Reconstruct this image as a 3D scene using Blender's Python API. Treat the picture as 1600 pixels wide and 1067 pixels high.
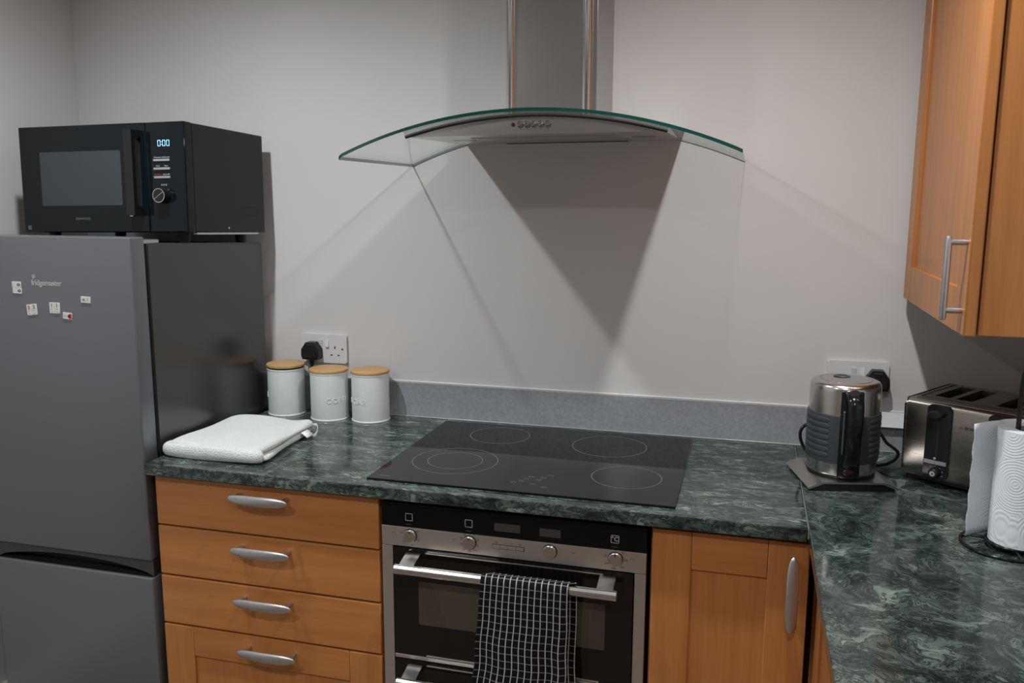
import bpy, bmesh, math, random
from mathutils import Vector, Matrix
PI = math.pi
for o in list(bpy.data.objects): bpy.data.objects.remove(o)
scn = bpy.context.scene
COL = scn.collection

# ------------------------------------------------------------------ camera
F = Vector((-0.2620822, 0.95125565, -0.16255958)).normalized()
RT = Vector((0.9639066, 0.26621379, 0.00378082)).normalized()
UP = RT.cross(F).normalized()
cam = bpy.data.cameras.new('camera'); cam.sensor_width = 36; cam.lens = 1351.1 / 1600 * 36
cam.clip_start = .05
co = bpy.data.objects.new('camera', cam); COL.objects.link(co)
M = Matrix((RT, UP, -F)).transposed().to_4x4(); M.translation = Vector((0.7746, -2.3015, 1.5373))
co.matrix_world = M
scn.camera = co

# ------------------------------------------------------------------ world, exposure
w = bpy.data.worlds.new('world'); scn.world = w; w.use_nodes = True
w.node_tree.nodes['Background'].inputs[0].default_value = (.5, .55, .6, 1)
w.node_tree.nodes['Background'].inputs[1].default_value = .05
scn.view_settings.view_transform = 'Standard'; scn.view_settings.look = 'None'
scn.view_settings.gamma = 1; scn.view_settings.use_curve_mapping = False
scn.view_settings.exposure = 0.0
# recessed downlights: x, y, power, colour (row above the hob, then the row behind the camera)
COOL, WARM = (.965, .985, 1.0), (1, .985, .975)
LIGHT_SPOTS = [(-.54, -.85, 61, COOL), (.79, -.85, 52, WARM), (-.54, -2.3, 62, COOL), (.79, -2.3, 51, WARM)]

# ------------------------------------------------------------------ materials
def new_mat(name):
    m = bpy.data.materials.new(name); m.use_nodes = True
    nt = m.node_tree; return m, nt, nt.nodes['Principled BSDF']
def coords(nt, scale=(1, 1, 1), kind='Object', rot=(0, 0, 0)):
    tc = nt.nodes.new('ShaderNodeTexCoord'); mp = nt.nodes.new('ShaderNodeMapping')
    mp.inputs['Scale'].default_value = scale; mp.inputs['Rotation'].default_value = rot
    nt.links.new(tc.outputs[kind], mp.inputs[0]); return mp.outputs[0]
def noise(nt, vec, scale, detail=3, rough=.5, dist=0):
    n = nt.nodes.new('ShaderNodeTexNoise'); n.inputs['Scale'].default_value = scale
    n.inputs['Detail'].default_value = detail; n.inputs['Roughness'].default_value = rough
    n.inputs['Distortion'].default_value = dist
    nt.links.new(vec, n.inputs['Vector']); return n
def ramp(nt, fac, stops):
    r = nt.nodes.new('ShaderNodeValToRGB'); e = r.color_ramp.elements
    while len(e) < len(stops): e.new(.5)
    for el, (p, c) in zip(e, stops): el.position = p; el.color = (*c, 1)
    nt.links.new(fac, r.inputs[0]); return r.outputs[0]
def bump(nt, p, h, strength, dist=.001):
    b = nt.nodes.new('ShaderNodeBump'); b.inputs['Strength'].default_value = strength; b.inputs['Distance'].default_value = dist
    nt.links.new(h, b.inputs['Height']); nt.links.new(b.outputs[0], p.inputs['Normal'])
def plain(name, c, rough=.5, metal=0, var=.06, nscale=40, coat=0, bmp=0, spec=None, aniso=None):
    m, nt, p = new_mat(name)
    v = coords(nt, aniso or (1, 1, 1)); n = noise(nt, v, nscale)
    a = tuple(max(0, x * (1 - var)) for x in c); b = tuple(min(1, x * (1 + var)) for x in c)
    nt.links.new(ramp(nt, n.outputs['Fac'], [(.3, a), (.7, b)]), p.inputs['Base Color'])
    p.inputs['Roughness'].default_value = rough; p.inputs['Metallic'].default_value = metal
    p.inputs['Coat Weight'].default_value = coat
    if spec is not None: p.inputs['Specular IOR Level'].default_value = spec
    if bmp: bump(nt, p, n.outputs['Fac'], bmp)
    return m
def brushed(name, c, rough=.3, stretch=(4, 400, 400), bs=0, metal=1):
    m, nt, p = new_mat(name)
    v = coords(nt, stretch); n = noise(nt, v, 1, 4, .6)
    a = tuple(x * .98 for x in c); b = tuple(min(1, x * 1.02) for x in c)
    nt.links.new(ramp(nt, n.outputs['Fac'], [(.3, a), (.7, b)]), p.inputs['Base Color'])
    nt.links.new(ramp(nt, n.outputs['Fac'], [(.3, (rough * .95,) * 3), (.7, (rough * 1.05,) * 3)]), p.inputs['Roughness'])
    p.inputs['Metallic'].default_value = metal
    if bs: bump(nt, p, n.outputs['Fac'], bs, .0001)
    return m
def wood(name, stretch):
    m, nt, p = new_mat(name)
    v = coords(nt, stretch)
    n1 = noise(nt, v, 1, 4, .55, .3); n2 = noise(nt, v, 7, 3, .6)
    c1 = ramp(nt, n1.outputs['Fac'], [(.25, (.415, .160, .043)), (.5, (.485, .194, .056)), (.8, (.55, .232, .075))])
    c2 = ramp(nt, n2.outputs['Fac'], [(.3, (.86, .84, .82)), (.7, (1, 1, 1))])
    mx = nt.nodes.new('ShaderNodeMix'); mx.data_type = 'RGBA'; mx.blend_type = 'MULTIPLY'; mx.inputs['Factor'].default_value = .55
    nt.links.new(c1, mx.inputs[6]); nt.links.new(c2, mx.inputs[7]); nt.links.new(mx.outputs[2], p.inputs['Base Color'])
    p.inputs['Roughness'].default_value = .36; p.inputs['Specular IOR Level'].default_value = .4
    bump(nt, p, n2.outputs['Fac'], .04, .0005)
    return m
def marble(name, stretch, scale, swirl, rot=0, dark=.5):
    m, nt, p = new_mat(name)
    v = coords(nt, stretch, rot=(0, 0, rot))
    def vm(op, a, b=None, sc=None):
        n = nt.nodes.new('ShaderNodeVectorMath'); n.operation = op; nt.links.new(a, n.inputs[0])
        if sc is not None: n.inputs['Scale'].default_value = sc
        elif isinstance(b, tuple): n.inputs[1].default_value = b
        else: nt.links.new(b, n.inputs[1])
        return n.outputs[0]
    def mix(kind, a, b, f):
        n = nt.nodes.new('ShaderNodeMix'); n.data_type = 'RGBA'; n.blend_type = kind; n.inputs['Factor'].default_value = f
        nt.links.new(a, n.inputs[6]); nt.links.new(b, n.inputs[7]); return n.outputs[2]
    wn = noise(nt, v, scale * .5, 3, .55)
    w1 = vm('ADD', v, vm('SCALE', vm('SUBTRACT', wn.outputs['Color'], (.5, .5, .5)), sc=swirl))
    wf = noise(nt, w1, scale * 3.5, 3, .6)
    w2 = vm('ADD', w1, vm('SCALE', vm('SUBTRACT', wf.outputs['Color'], (.5, .5, .5)), sc=swirl * .28))
    n1 = noise(nt, w1, scale, 9, .68, .3)
    n2 = noise(nt, w2, scale * 2.2, 8, .70, .4)
    n3 = noise(nt, v, scale * .32, 3, .5)
    base = ramp(nt, n1.outputs['Fac'], [(.30, (.018, .028, .029)), (.43, (.075, .106, .103)), (.53, (.150, .195, .184)), (.64, (.285, .345, .320)), (.78, (.44, .49, .44))])
    # thin dark veins where the second noise crosses its middle value
    sb = nt.nodes.new('ShaderNodeMath'); sb.operation = 'SUBTRACT'; sb.inputs[1].default_value = .5; nt.links.new(n2.outputs['Fac'], sb.inputs[0])
    ab = nt.nodes.new('ShaderNodeMath'); ab.operation = 'ABSOLUTE'; nt.links.new(sb.outputs[0], ab.inputs[0])
    vein = ramp(nt, ab.outputs[0], [(0, (.05, .06, .065)), (.035, (.42, .45, .45)), (.08, (1, 1, 1))])
    mott = ramp(nt, n2.outputs['Fac'], [(.34, (.30, .33, .33)), (.52, (.9, .92, .9)), (.68, (1, 1, 1))])
    big = ramp(nt, n3.outputs['Fac'], [(.36, (dark, dark * 1.04, dark * 1.05)), (.62, (1, 1, .94))])
    c = mix('MULTIPLY', mix('MULTIPLY', mix('MULTIPLY', base, vein, .92), mott, .8), big, .9)
    nt.links.new(c, p.inputs['Base Color'])
    p.inputs['Roughness'].default_value = .09; p.inputs['Specular IOR Level'].default_value = .42
    return m

MT = {}
MT['wall'] = plain('wall_paint', (.635, .625, .62), .75, var=.012, nscale=5, bmp=.02)
MT['ceiling'] = plain('ceiling_paint', (.8, .79, .78), .8, var=.01)
MT['floor'] = plain('grey_floor_tile', (.17, .130, .10), .5, var=.1, nscale=6)
MT['white_paint'] = plain('white_gloss_paint', (.75, .74, .72), .35, var=.01)
MT['wood_h'] = wood('beech_horizontal_grain', (2.5, 40, 40))
MT['wood_v'] = wood('beech_vertical_grain', (40, 40, 2.5))
MT['marble_run'] = marble('green_marble_streaked', (.55, 1.25, 1), 21, .045, .16, .6)
MT['marble_leg'] = marble('green_marble_swirled', (.95, 1.05, 1), 9, .34, -.5, .45)
MT['upstand'] = plain('grey_speckled_laminate', (.295, .315, .34), .35, var=.12, nscale=120)
MT['steel'] = brushed('brushed_steel', (.66, .635, .61), .33, (2, 900, 900))
MT['hood_steel'] = brushed('hood_front_steel', (.66, .635, .61), .24, (2, 900, 900))
MT['steel_v'] = brushed('brushed_steel_vertical', (.43, .42, .41), .30, (900, 900, 2))
MT['steel_dark'] = brushed('warm_dark_steel', (.40, .375, .34), .27, (2, 2, 900))
MT['steel_round'] = brushed('spun_steel', (.58, .56, .53), .24, (2, 2, 900))
MT['chrome'] = plain('polished_chrome', (.68, .68, .69), .16, 1, var=.02)
MT['satin'] = plain('satin_nickel', (.58, .58, .59), .36, 1, var=.03, nscale=200)
MT['black_glass'] = plain('black_glass', (.004, .004, .005), .04, var=.1, spec=.24)
MT['hob_glass'] = plain('black_ceramic_glass', (.007, .0075, .0085), .035, var=.1, nscale=600, spec=.26)
MT['oven_glass'] = plain('brown_black_oven_glass', (.009, .007, .006), .05, var=.1, spec=.34)
MT['oven_window'] = plain('oven_window_tint', (.06, .052, .036), .06, var=.05, spec=.5)
MT['black_gloss'] = plain('gloss_black_plastic', (.008, .009, .010), .16, var=.1, spec=.4)
MT['black'] = plain('matt_black_plastic', (.012, .012, .013), .42, var=.1, spec=.35)
MT['black_sheet'] = plain('black_powder_coat', (.0085, .0095, .0105), .42, var=.15, nscale=500, bmp=.03, spec=.35)
MT['mw_glass'] = plain('microwave_door_glass', (.0045, .0072, .0090), .06, var=.1, spec=.24)
MT['mw_window'] = plain('microwave_window_mesh', (.040, .050, .055), .10, var=.05, nscale=900, spec=.3)
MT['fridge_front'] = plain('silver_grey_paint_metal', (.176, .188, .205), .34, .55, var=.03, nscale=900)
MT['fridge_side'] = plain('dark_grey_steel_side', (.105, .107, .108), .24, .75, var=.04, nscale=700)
MT['gasket'] = plain('dark_rubber', (.012, .012, .012), .6)
MT['recess'] = plain('dark_handle_recess', (.05, .048, .046), .35)
MT['print_grey'] = plain('pale_grey_print', (.5, .5, .5), .5)
MT['print_mid'] = plain('mid_grey_print', (.135, .14, .145), .4)
MT['print_dim'] = plain('faint_grey_print', (.085, .09, .09), .4)
MT['print_white'] = plain('white_print', (.62, .62, .62), .5)
MT['print_black'] = plain('black_print', (.02, .02, .02), .5)
MT['print_red'] = plain('red_print', (.45, .04, .04), .5)
MT['print_maroon'] = plain('maroon_print', (.25, .03, .08), .5)
MT['print_blue'] = plain('blue_grey_print', (.08, .13, .18), .5)
MT['print_green'] = plain('green_print', (.06, .12, .07), .5)
MT['tile'] = plain('ivory_magnet_plastic', (.66, .66, .62), .4, var=.02)
MT['button_silver'] = plain('silver_button', (.33, .35, .37), .35, .3)
MT['white_plastic'] = plain('white_socket_plastic', (.68, .68, .70), .35, var=.015)
MT['enamel'] = plain('pale_grey_enamel', (.60, .64, .64), .38, var=.015, bmp=.01)
MT['enamel_rim'] = plain('white_enamel_rim', (.74, .77, .76), .3, var=.01)
MT['bamboo'] = plain('bamboo_lid', (.50, .30, .13), .5, var=.10, nscale=9, aniso=(1, 9, 9))
MT['terry'] = plain('white_terry_cloth', (.78, .82, .80), .95, var=.05, nscale=330)
bump(MT['terry'].node_tree, MT['terry'].node_tree.nodes['Principled BSDF'], noise(MT['terry'].node_tree, coords(MT['terry'].node_tree), 330, 3, .6).outputs['Fac'], 1.0, .005)
MT['label'] = plain('white_satin_label', (.8, .82, .82), .6)
MT['rubber'] = plain('grey_rubber_sleeve', (.040, .046, .054), .5, var=.05, nscale=300)
MT['red_switch'] = plain('red_translucent_switch', (.045, .004, .004), .25)
MT['gauge'] = plain('water_gauge', (.07, .09, .088), .12)
MT['paper'] = plain('embossed_kitchen_paper', (.76, .80, .84), .9, var=.03)
MT['card'] = plain('white_card', (.72, .75, .78), .7, var=.01)
MT['core'] = plain('brown_cardboard', (.25, .19, .13), .8)
MT['sealant'] = plain('clear_sealant', (.28, .30, .31), .2)
MT['glass_edge'] = plain('green_glass_edge', (.006, .05, .042), .08, spec=.7)
MT['red_lamp'] = plain('dark_red_indicator', (.05, .004, .004), .3)
MT['filter'] = brushed('aluminium_filter', (.42, .41, .40), .35, (200, 20, 20), .08)

def paper_emboss():
    m = MT['paper']; nt = m.node_tree; p = nt.nodes['Principled BSDF']
    v = coords(nt, (1, 1, 1))
    vo = nt.nodes.new('ShaderNodeTexVoronoi'); vo.inputs['Scale'].default_value = 13; nt.links.new(v, vo.inputs['Vector'])
    mu = nt.nodes.new('ShaderNodeMath'); mu.operation = 'MULTIPLY'; mu.inputs[1].default_value = 95; nt.links.new(vo.outputs['Distance'], mu.inputs[0])
    si = nt.nodes.new('ShaderNodeMath'); si.operation = 'SINE'; nt.links.new(mu.outputs[0], si.inputs[0])
    bump(nt, p, si.outputs[0], .25, .0010)
paper_emboss()

def check_cloth():
    m, nt, p = new_mat('navy_check_cotton')
    uv = nt.nodes.new('ShaderNodeUVMap'); uv.uv_map = 'cloth'
    sp = nt.nodes.new('ShaderNodeSeparateXYZ'); nt.links.new(uv.outputs[0], sp.inputs[0])
    def line(sock, n, wd):
        a = nt.nodes.new('ShaderNodeMath'); a.operation = 'MULTIPLY'; a.inputs[1].default_value = n; nt.links.new(sock, a.inputs[0])
        f = nt.nodes.new('ShaderNodeMath'); f.operation = 'FRACT'; nt.links.new(a.outputs[0], f.inputs[0])
        l = nt.nodes.new('ShaderNodeMath'); l.operation = 'LESS_THAN'; l.inputs[1].default_value = wd; nt.links.new(f.outputs[0], l.inputs[0])
        return l.outputs[0]
    a = line(sp.outputs[0], 1 / .0147, .145); b = line(sp.outputs[1], 1 / .0165, .12)
    n = noise(nt, uv.outputs[0], 500, 3, .7)
    mxb = nt.nodes.new('ShaderNodeMix'); mxb.data_type = 'RGBA'
    mxb.inputs[6].default_value = (.0075, .0085, .012, 1); mxb.inputs[7].default_value = (.15, .15, .16, 1); nt.links.new(b, mxb.inputs['Factor'])
    mxa = nt.nodes.new('ShaderNodeMix'); mxa.data_type = 'RGBA'
    nt.links.new(mxb.outputs[2], mxa.inputs[6]); mxa.inputs[7].default_value = (.48, .46, .45, 1); nt.links.new(a, mxa.inputs['Factor'])
    nt.links.new(mxa.outputs[2], p.inputs['Base Color']); p.inputs['Roughness'].default_value = .95
    p.inputs['Specular IOR Level'].default_value = .1
    bump(nt, p, n.outputs['Fac'], .3, .0006)
    return m
MT['check'] = check_cloth()

def sheet_glass():
    m = bpy.data.materials.new('clear_sheet_glass'); m.use_nodes = True; nt = m.node_tree; nt.nodes.clear()
    out = nt.nodes.new('ShaderNodeOutputMaterial'); mix = nt.nodes.new('ShaderNodeMixShader')
    tr = nt.nodes.new('ShaderNodeBsdfTransparent'); gl = nt.nodes.new('ShaderNodeBsdfGlossy'); fr = nt.nodes.new('ShaderNodeLayerWeight'); fr.inputs['Blend'].default_value = .5
    n = noise(nt, coords(nt), 3)
    nt.links.new(ramp(nt, n.outputs['Fac'], [(0, (.986, .994, .990)), (1, (.988, .996, .992))]), tr.inputs[0])
    gl.inputs['Roughness'].default_value = .02; gl.inputs[0].default_value = (.9, .95, .93, 1)
    # Schlick reflectance, the same from both sides of the sheet
    pw = nt.nodes.new('ShaderNodeMath'); pw.operation = 'POWER'; pw.inputs[1].default_value = 5; nt.links.new(fr.outputs['Facing'], pw.inputs[0])
    ma = nt.nodes.new('ShaderNodeMath'); ma.operation = 'MULTIPLY_ADD'; ma.inputs[1].default_value = .9; ma.inputs[2].default_value = .022; nt.links.new(pw.outputs[0], ma.inputs[0])
    nt.links.new(ma.outputs[0], mix.inputs[0]); nt.links.new(tr.outputs[0], mix.inputs[1]); nt.links.new(gl.outputs[0], mix.inputs[2])
    nt.links.new(mix.outputs[0], out.inputs[0]); return m
MT['glass'] = sheet_glass()
def emit(name, c, s):
    m, nt, p = new_mat(name)
    n = noise(nt, coords(nt), 50)
    nt.links.new(ramp(nt, n.outputs['Fac'], [(0, c), (1, c)]), p.inputs['Emission Color'])
    p.inputs['Base Color'].default_value = (*c, 1); p.inputs['Emission Strength'].default_value = s
    return m
MT['led'] = emit('blue_white_led_digits', (.30, .68, 1.0), 1.3)
MT['lamp'] = emit('downlight_lens', (1, .95, .88), 6)

# ------------------------------------------------------------------ geometry helpers
def box(bm, x0, x1, y0, y1, z0, z1, bev=0, seg=2):
    r = bmesh.ops.create_cube(bm, size=1); vs = r['verts']
    for v in vs:
        v.co = Vector(((x0 + x1) / 2 + v.co.x * (x1 - x0), (y0 + y1) / 2 + v.co.y * (y1 - y0), (z0 + z1) / 2 + v.co.z * (z1 - z0)))
    if bev:
        es = {e for v in vs for e in v.link_edges}
        bmesh.ops.bevel(bm, geom=list(es), offset=bev, segments=seg, affect='EDGES', profile=.5)
    return bm
def B(*a, **k): return box(bmesh.new(), *a, **k)
def cyl(bm, c, axis, r, h, seg=32, r2=None, bev=0):
    """cylinder from c along axis for length h"""
    r = float(r); r2 = r if r2 is None else r2
    q = Vector((0, 0, 1)).rotation_difference(Vector(axis).normalized()).to_matrix().to_4x4()
    m = Matrix.Translation(Vector(c)) @ q @ Matrix.Translation((0, 0, h / 2))
    res = bmesh.ops.create_cone(bm, cap_ends=True, segments=seg, radius1=r, radius2=r2, depth=h, matrix=m)
    if bev:
        vs = set(res['verts'])
        es = [e for e in bm.edges if e.verts[0] in vs and e.verts[1] in vs and any(len(f.verts) > 4 for f in e.link_faces)]
        bmesh.ops.bevel(bm, geom=es, offset=bev, segments=2, affect='EDGES', profile=.5)
    return bm
def lathe(bm, prof, c=(0, 0, 0), seg=48, a0=0, a1=2 * PI):
    full = abs(a1 - a0 - 2 * PI) < 1e-6
    n = seg if full else seg + 1
    rings = []
    for r, z in prof:
        if r < 1e-6: rings.append([bm.verts.new((c[0], c[1], c[2] + z))]); continue
        rings.append([bm.verts.new((c[0] + r * math.cos(a0 + (a1 - a0) * i / seg), c[1] + r * math.sin(a0 + (a1 - a0) * i / seg), c[2] + z)) for i in range(n)])
    for a, b in zip(rings, rings[1:]):
        for i in range(seg):
            j = (i + 1) % n
            if len(a) == 1 and len(b) == 1: continue
            if len(a) == 1: bm.faces.new((a[0], b[j], b[i]))
            elif len(b) == 1: bm.faces.new((a[i], a[j], b[0]))
            else: bm.faces.new((a[i], a[j], b[j], b[i]))
    return bm
def spline(pts, n=8):
    pts = [Vector(p) for p in pts]; out = []
    P = [2 * pts[0] - pts[1]] + pts + [2 * pts[-1] - pts[-2]]
    for i in range(1, len(P) - 2):
        for k in range(n):
            t = k / n; a, b, c, d = P[i - 1:i + 3]
            out.append(.5 * ((2 * b) + (c - a) * t + (2 * a - 5 * b + 4 * c - d) * t * t + (3 * b - a - 3 * c + d) * t ** 3))
    out.append(pts[-1]); return out
def tube(bm, path, r, seg=10, ry=None, closed=False, side=None, cap=True):
    """sweep an ellipse (r across, ry along the second axis) along path"""
    path = [Vector(p) for p in path]; rings = []; n = len(path); seg = max(seg, 20)
    ref = Vector(side) if side is not None else None
    for i, p in enumerate(path):
        if closed: t = path[(i + 1) % n] - path[i - 1]
        else: t = path[min(i + 1, n - 1)] - path[max(i - 1, 0)]
        t.normalize()
        if side is not None: u = Vector(side) - t * Vector(side).dot(t)
        else:
            if ref is None: ref = t.orthogonal()
            u = ref - t * ref.dot(t); ref = u
        u.normalize(); v = t.cross(u)
        rr = r(i / (n - 1)) if callable(r) else r; r2 = rr if ry is None else (ry(i / (n - 1)) if callable(ry) else ry)
        rings.append([bm.verts.new(p + u * rr * math.cos(2 * PI * k / seg) + v * r2 * math.sin(2 * PI * k / seg)) for k in range(seg)])
    m = n if closed else n - 1
    for i in range(m):
        a, b = rings[i], rings[(i + 1) % n]
        for k in range(seg): bm.faces.new((a[k], a[(k + 1) % seg], b[(k + 1) % seg], b[k]))
    if not closed and cap:
        bm.faces.new(list(reversed(rings[0]))); bm.faces.new(rings[-1])
    return bm
def prism(bm, poly, axis, a, b):
    """extrude a 2D polygon along axis 'x','y' or 'z' from a to b"""
    def P(u, v, w): return {'x': (w, u, v), 'y': (u, w, v), 'z': (u, v, w)}[axis]
    va = [bm.verts.new(P(u, v, a)) for u, v in poly]; vb = [bm.verts.new(P(u, v, b)) for u, v in poly]
    bm.faces.new(va); bm.faces.new(list(reversed(vb)))
    n = len(poly)
    for i in range(n): bm.faces.new((va[i], vb[i], vb[(i + 1) % n], va[(i + 1) % n]))
    return bm
def ring(bm, c, r, wd, h=.0003, seg=64):
    """flat annulus lying on z"""
    lathe(bm, [(r - wd, 0), (r - wd, h), (r + wd, h), (r + wd, 0), (r - wd, 0)], c, seg); return bm
def rrect(x0, x1, z0, z1, r, n=5):
    o = []
    for cx, cz, a in ((x1 - r, z1 - r, 0), (x0 + r, z1 - r, PI / 2), (x0 + r, z0 + r, PI), (x1 - r, z0 + r, 3 * PI / 2)):
        for k in range(n + 1): o.append((cx + r * math.cos(a + PI / 2 * k / n), cz + r * math.sin(a + PI / 2 * k / n)))
    return o
def text(s, size, depth=0, align='CENTER', spacing=1.0, offset=0):
    cu = bpy.data.curves.new('t', 'FONT'); cu.body = s; cu.size = size; cu.align_x = align; cu.align_y = 'CENTER'
    cu.extrude = depth; cu.space_character = spacing; cu.offset = offset; cu.resolution_u = 3
    ob = bpy.data.objects.new('t', cu); COL.objects.link(ob)
    dg = bpy.context.evaluated_depsgraph_get(); dg.update()
    me = bpy.data.meshes.new_from_object(ob.evaluated_get(dg))
    bm = bmesh.new(); bm.from_mesh(me)
    bpy.data.objects.remove(ob); bpy.data.curves.remove(cu); bpy.data.meshes.remove(me)
    return bm
def xf(bm, mat): bmesh.ops.transform(bm, matrix=mat, verts=bm.verts); return bm
STAND = Matrix.Rotation(PI / 2, 4, 'X')      # xy plane -> xz plane facing -y
def wtext(s, size, x, y, z, depth=.0002, rot=0, **k):
    return xf(text(s, size, depth, **k), Matrix.Translation((x, y, z)) @ Matrix.Rotation(-rot, 4, 'Y') @ STAND)

def root_of(o):
    while o.parent: o = o.parent
    return o
def part(name, bm, m, parent=None, local=False, smooth=20, mats=None):
    """link bm as one mesh object; world coordinates unless local"""
    if parent is not None and not local:
        xf(bm, Matrix.Translation(-root_of(parent).location))
    bmesh.ops.recalc_face_normals(bm, faces=bm.faces)
    me = bpy.data.meshes.new(name); bm.to_mesh(me); bm.free()
    if smooth:
        me.polygons.foreach_set('use_smooth', [True] * len(me.polygons)); me.set_sharp_from_angle(angle=math.radians(smooth))
    for k in ([m] if mats is None else mats): me.materials.append(MT[k])
    o = bpy.data.objects.new(name, me); COL.objects.link(o)
    if parent is not None: o.parent = parent
    return o
def tag(o, label, cat, group=None):
    o['label'] = label; o['category'] = cat
    if group: o['group'] = group
    return o
def thing(name, loc, label, cat, group=None, rot=(0, 0, 0)):
    o = bpy.data.objects.new(name, None); COL.objects.link(o); o.empty_display_size = .05
    o.location = loc; o.rotation_euler = rot
    return tag(o, label, cat, group)
def struct(name, bm, m, parent=None):
    o = part(name, bm, m, parent); o['kind'] = 'structure'; return o

# ------------------------------------------------------------------ the room
XL, XR, YB, ZC = -1.255, 1.51, -4.6, 2.4
struct('wall_back', B(XL - .1, XR + .1, 0, .1, 0, ZC), 'wall')
struct('wall_left', B(XL - .1, XL, YB, 0, 0, ZC), 'wall')
struct('wall_right', B(XR, XR + .1, YB, 0, 0, ZC), 'wall')
struct('wall_front', B(XL - .1, XR + .1, YB - .1, YB, 0, ZC), 'wall')
struct('floor', B(XL - .1, XR + .1, YB - .1, .1, -.05, 0), 'floor')
struct('ceiling', B(XL - .1, XR + .1, YB - .1, .1, ZC, ZC + .05), 'ceiling')
struct('baseboard_left', B(XL, XL + .016, YB, 0, 0, .155, bev=.004), 'white_paint')
d1 = struct('door_1', B(-1.0, -.24, YB, YB + .035, .003, 2.0, bev=.003), 'white_paint')
bm = bmesh.new()
for a in (-1.07, -.24): box(bm, a, a + .07, YB, YB + .05, 0, 2.07, bev=.004)
box(bm, -1.0, -.24, YB, YB + .05, 2.0, 2.07, bev=.004)
struct('trim_2', bm, 'white_paint')
hb = bmesh.new(); cyl(hb, (-.3, YB + .035, 1.0), (0, 1, 0), .01, .045, 16); tube(hb, [(-.3, YB + .08, 1.0), (-.42, YB + .08, 1.0)], .009)
part('door_handle', hb, 'satin', d1)
# upstand along the back wall
up = struct('trim_1', B(-.598, XR, -.014, 0, .9105, 1.0116, bev=.0015), 'upstand')
part('sealant_bead', tube(bmesh.new(), [(-.598, -.0155, .9115), (XR, -.0155, .9115)], .0022, 8), 'sealant', up)
part('sealant_bead', tube(bmesh.new(), [(-.598, -.001, 1.0125), (XR, -.001, 1.0125)], .002, 8), 'white_paint', up)

# ------------------------------------------------------------------ downlights
def downlight(x, y, watt, colour, label):
    t = thing('ceiling_light', (x, y, ZC), label, 'ceiling light', 'recessed ceiling downlights')
    part('bezel', lathe(bmesh.new(), [(.030, -.001), (.030, -.012), (.042, -.010), (.045, -.001), (.030, -.001)], (x, y, ZC)), 'chrome', t)
    part('lens', cyl(bmesh.new(), (x, y, ZC - .006), (0, 0, 1), .030, .004, 32), 'lamp', t)
    l = bpy.data.lights.new('downlight', 'SPOT'); l.energy = watt; l.color = colour
    l.spot_size = math.radians(164); l.spot_blend = 1; l.shadow_soft_size = .028
    o = bpy.data.objects.new('downlight', l); COL.objects.link(o); o.location = (x, y, ZC - .02)
for (x, y, wt, cl), lb in zip(LIGHT_SPOTS, ('round chrome ceiling downlight above the fridge and drawers', 'round chrome ceiling downlight above the kettle side of the hob',
                                        'round chrome ceiling downlight at the rear, left of the aisle', 'round chrome ceiling downlight at the rear, right of the aisle')):
    downlight(x, y, wt, cl, lb)

# ------------------------------------------------------------------ worktops
tag(part('worktop', B(-.602, .9053, -.617, -.0005, .8825, .91, bev=.0022), 'marble_run'), 'polished dark green marble worktop running along the back wall under the hob', 'worktop')
wl = thing('worktop', (1.2, -.9, .8825), 'polished green marble worktop with pale swirls under kettle, toaster and paper roll', 'worktop')
part('slab', B(.9068, 1.5095, -1.95, -.0005, .8825, .91, bev=.0022), 'marble_leg', wl)
part('joint_strip', B(.9055, .9067, -.617, -.016, .89, .9102), 'sealant', wl)

# ------------------------------------------------------------------ cabinets
def bow_handle(length, axis):
    """bowed satin bar 0..length along axis ('x' or 'z'), standing off towards -y, centred at origin on the front face"""
    bm = bmesh.new(); n = 40; L = length / 2
    pts = []; 
    for i in range(n + 1):
        t = -1 + 2 * i / n; pts.append((t * L, -.030 - .006 * (1 - t * t), 0))
    ra = lambda s: .0012 + .0112 * math.sqrt(max(0, 1 - abs(2 * s - 1) ** 3.2))
    rb = lambda s: .0010 + .0046 * math.sqrt(max(0, 1 - abs(2 * s - 1) ** 3.2))
    tube(bm, pts, ra, 14, ry=rb, side=(0, 0, 1))
    for s in (-1, 1): tube(bm, [(s * L * .79, .001, 0), (s * L * .79, -.012, 0), (s * L * .80, -.031, 0)], .0055, 12)
    if axis == 'z': xf(bm, Matrix.Rotation(PI / 2, 4, 'Y'))
    return bm
def shaker(parent, name, x0, x1, z0, z1, y, sw=.078, rail=.08, th=.02, hnd=None):
    """framed door facing -y whose front is at y: panel mesh with stiles and rails as children"""
    p = part(name, B(x0 + sw - .006, x1 - sw + .006, y + .007, y + th - .002, z0 + rail - .006, z1 - rail + .006), 'wood_v', parent)
    for a, b in ((x0, x0 + sw), (x1 - sw, x1)): part('stile', B(a, b, y, y + th, z0, z1, bev=.0022), 'wood_v', p)
    for a, b in ((z0, z0 + rail), (z1 - rail, z1)): part('rail', B(x0 + sw + .0006, x1 - sw - .0006, y + .0006, y + th, a, b, bev=.0012), 'wood_h', p)
    return p
du = thing('drawer_unit', (-.30, -.3, 0), 'beech drawer unit with four drawers and satin bow handles, beside the fridge', 'cabinet')
bm = bmesh.new()
for a, b in ((-.600, -.582), (-.018, -.001)): box(bm, a, b, -.570, -.02, .10, .8815)
box(bm, -.582, -.018, -.570, -.02, .10, .118); box(bm, -.582, -.018, -.03, -.02, .118, .88); box(bm, -.582, -.018, -.57, -.50, .864, .8815)
part('carcass', bm, 'wood_v', du)
part('plinth', B(-.600, -.001, -.535, -.515, 0, .10), 'wood_h', du)
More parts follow.
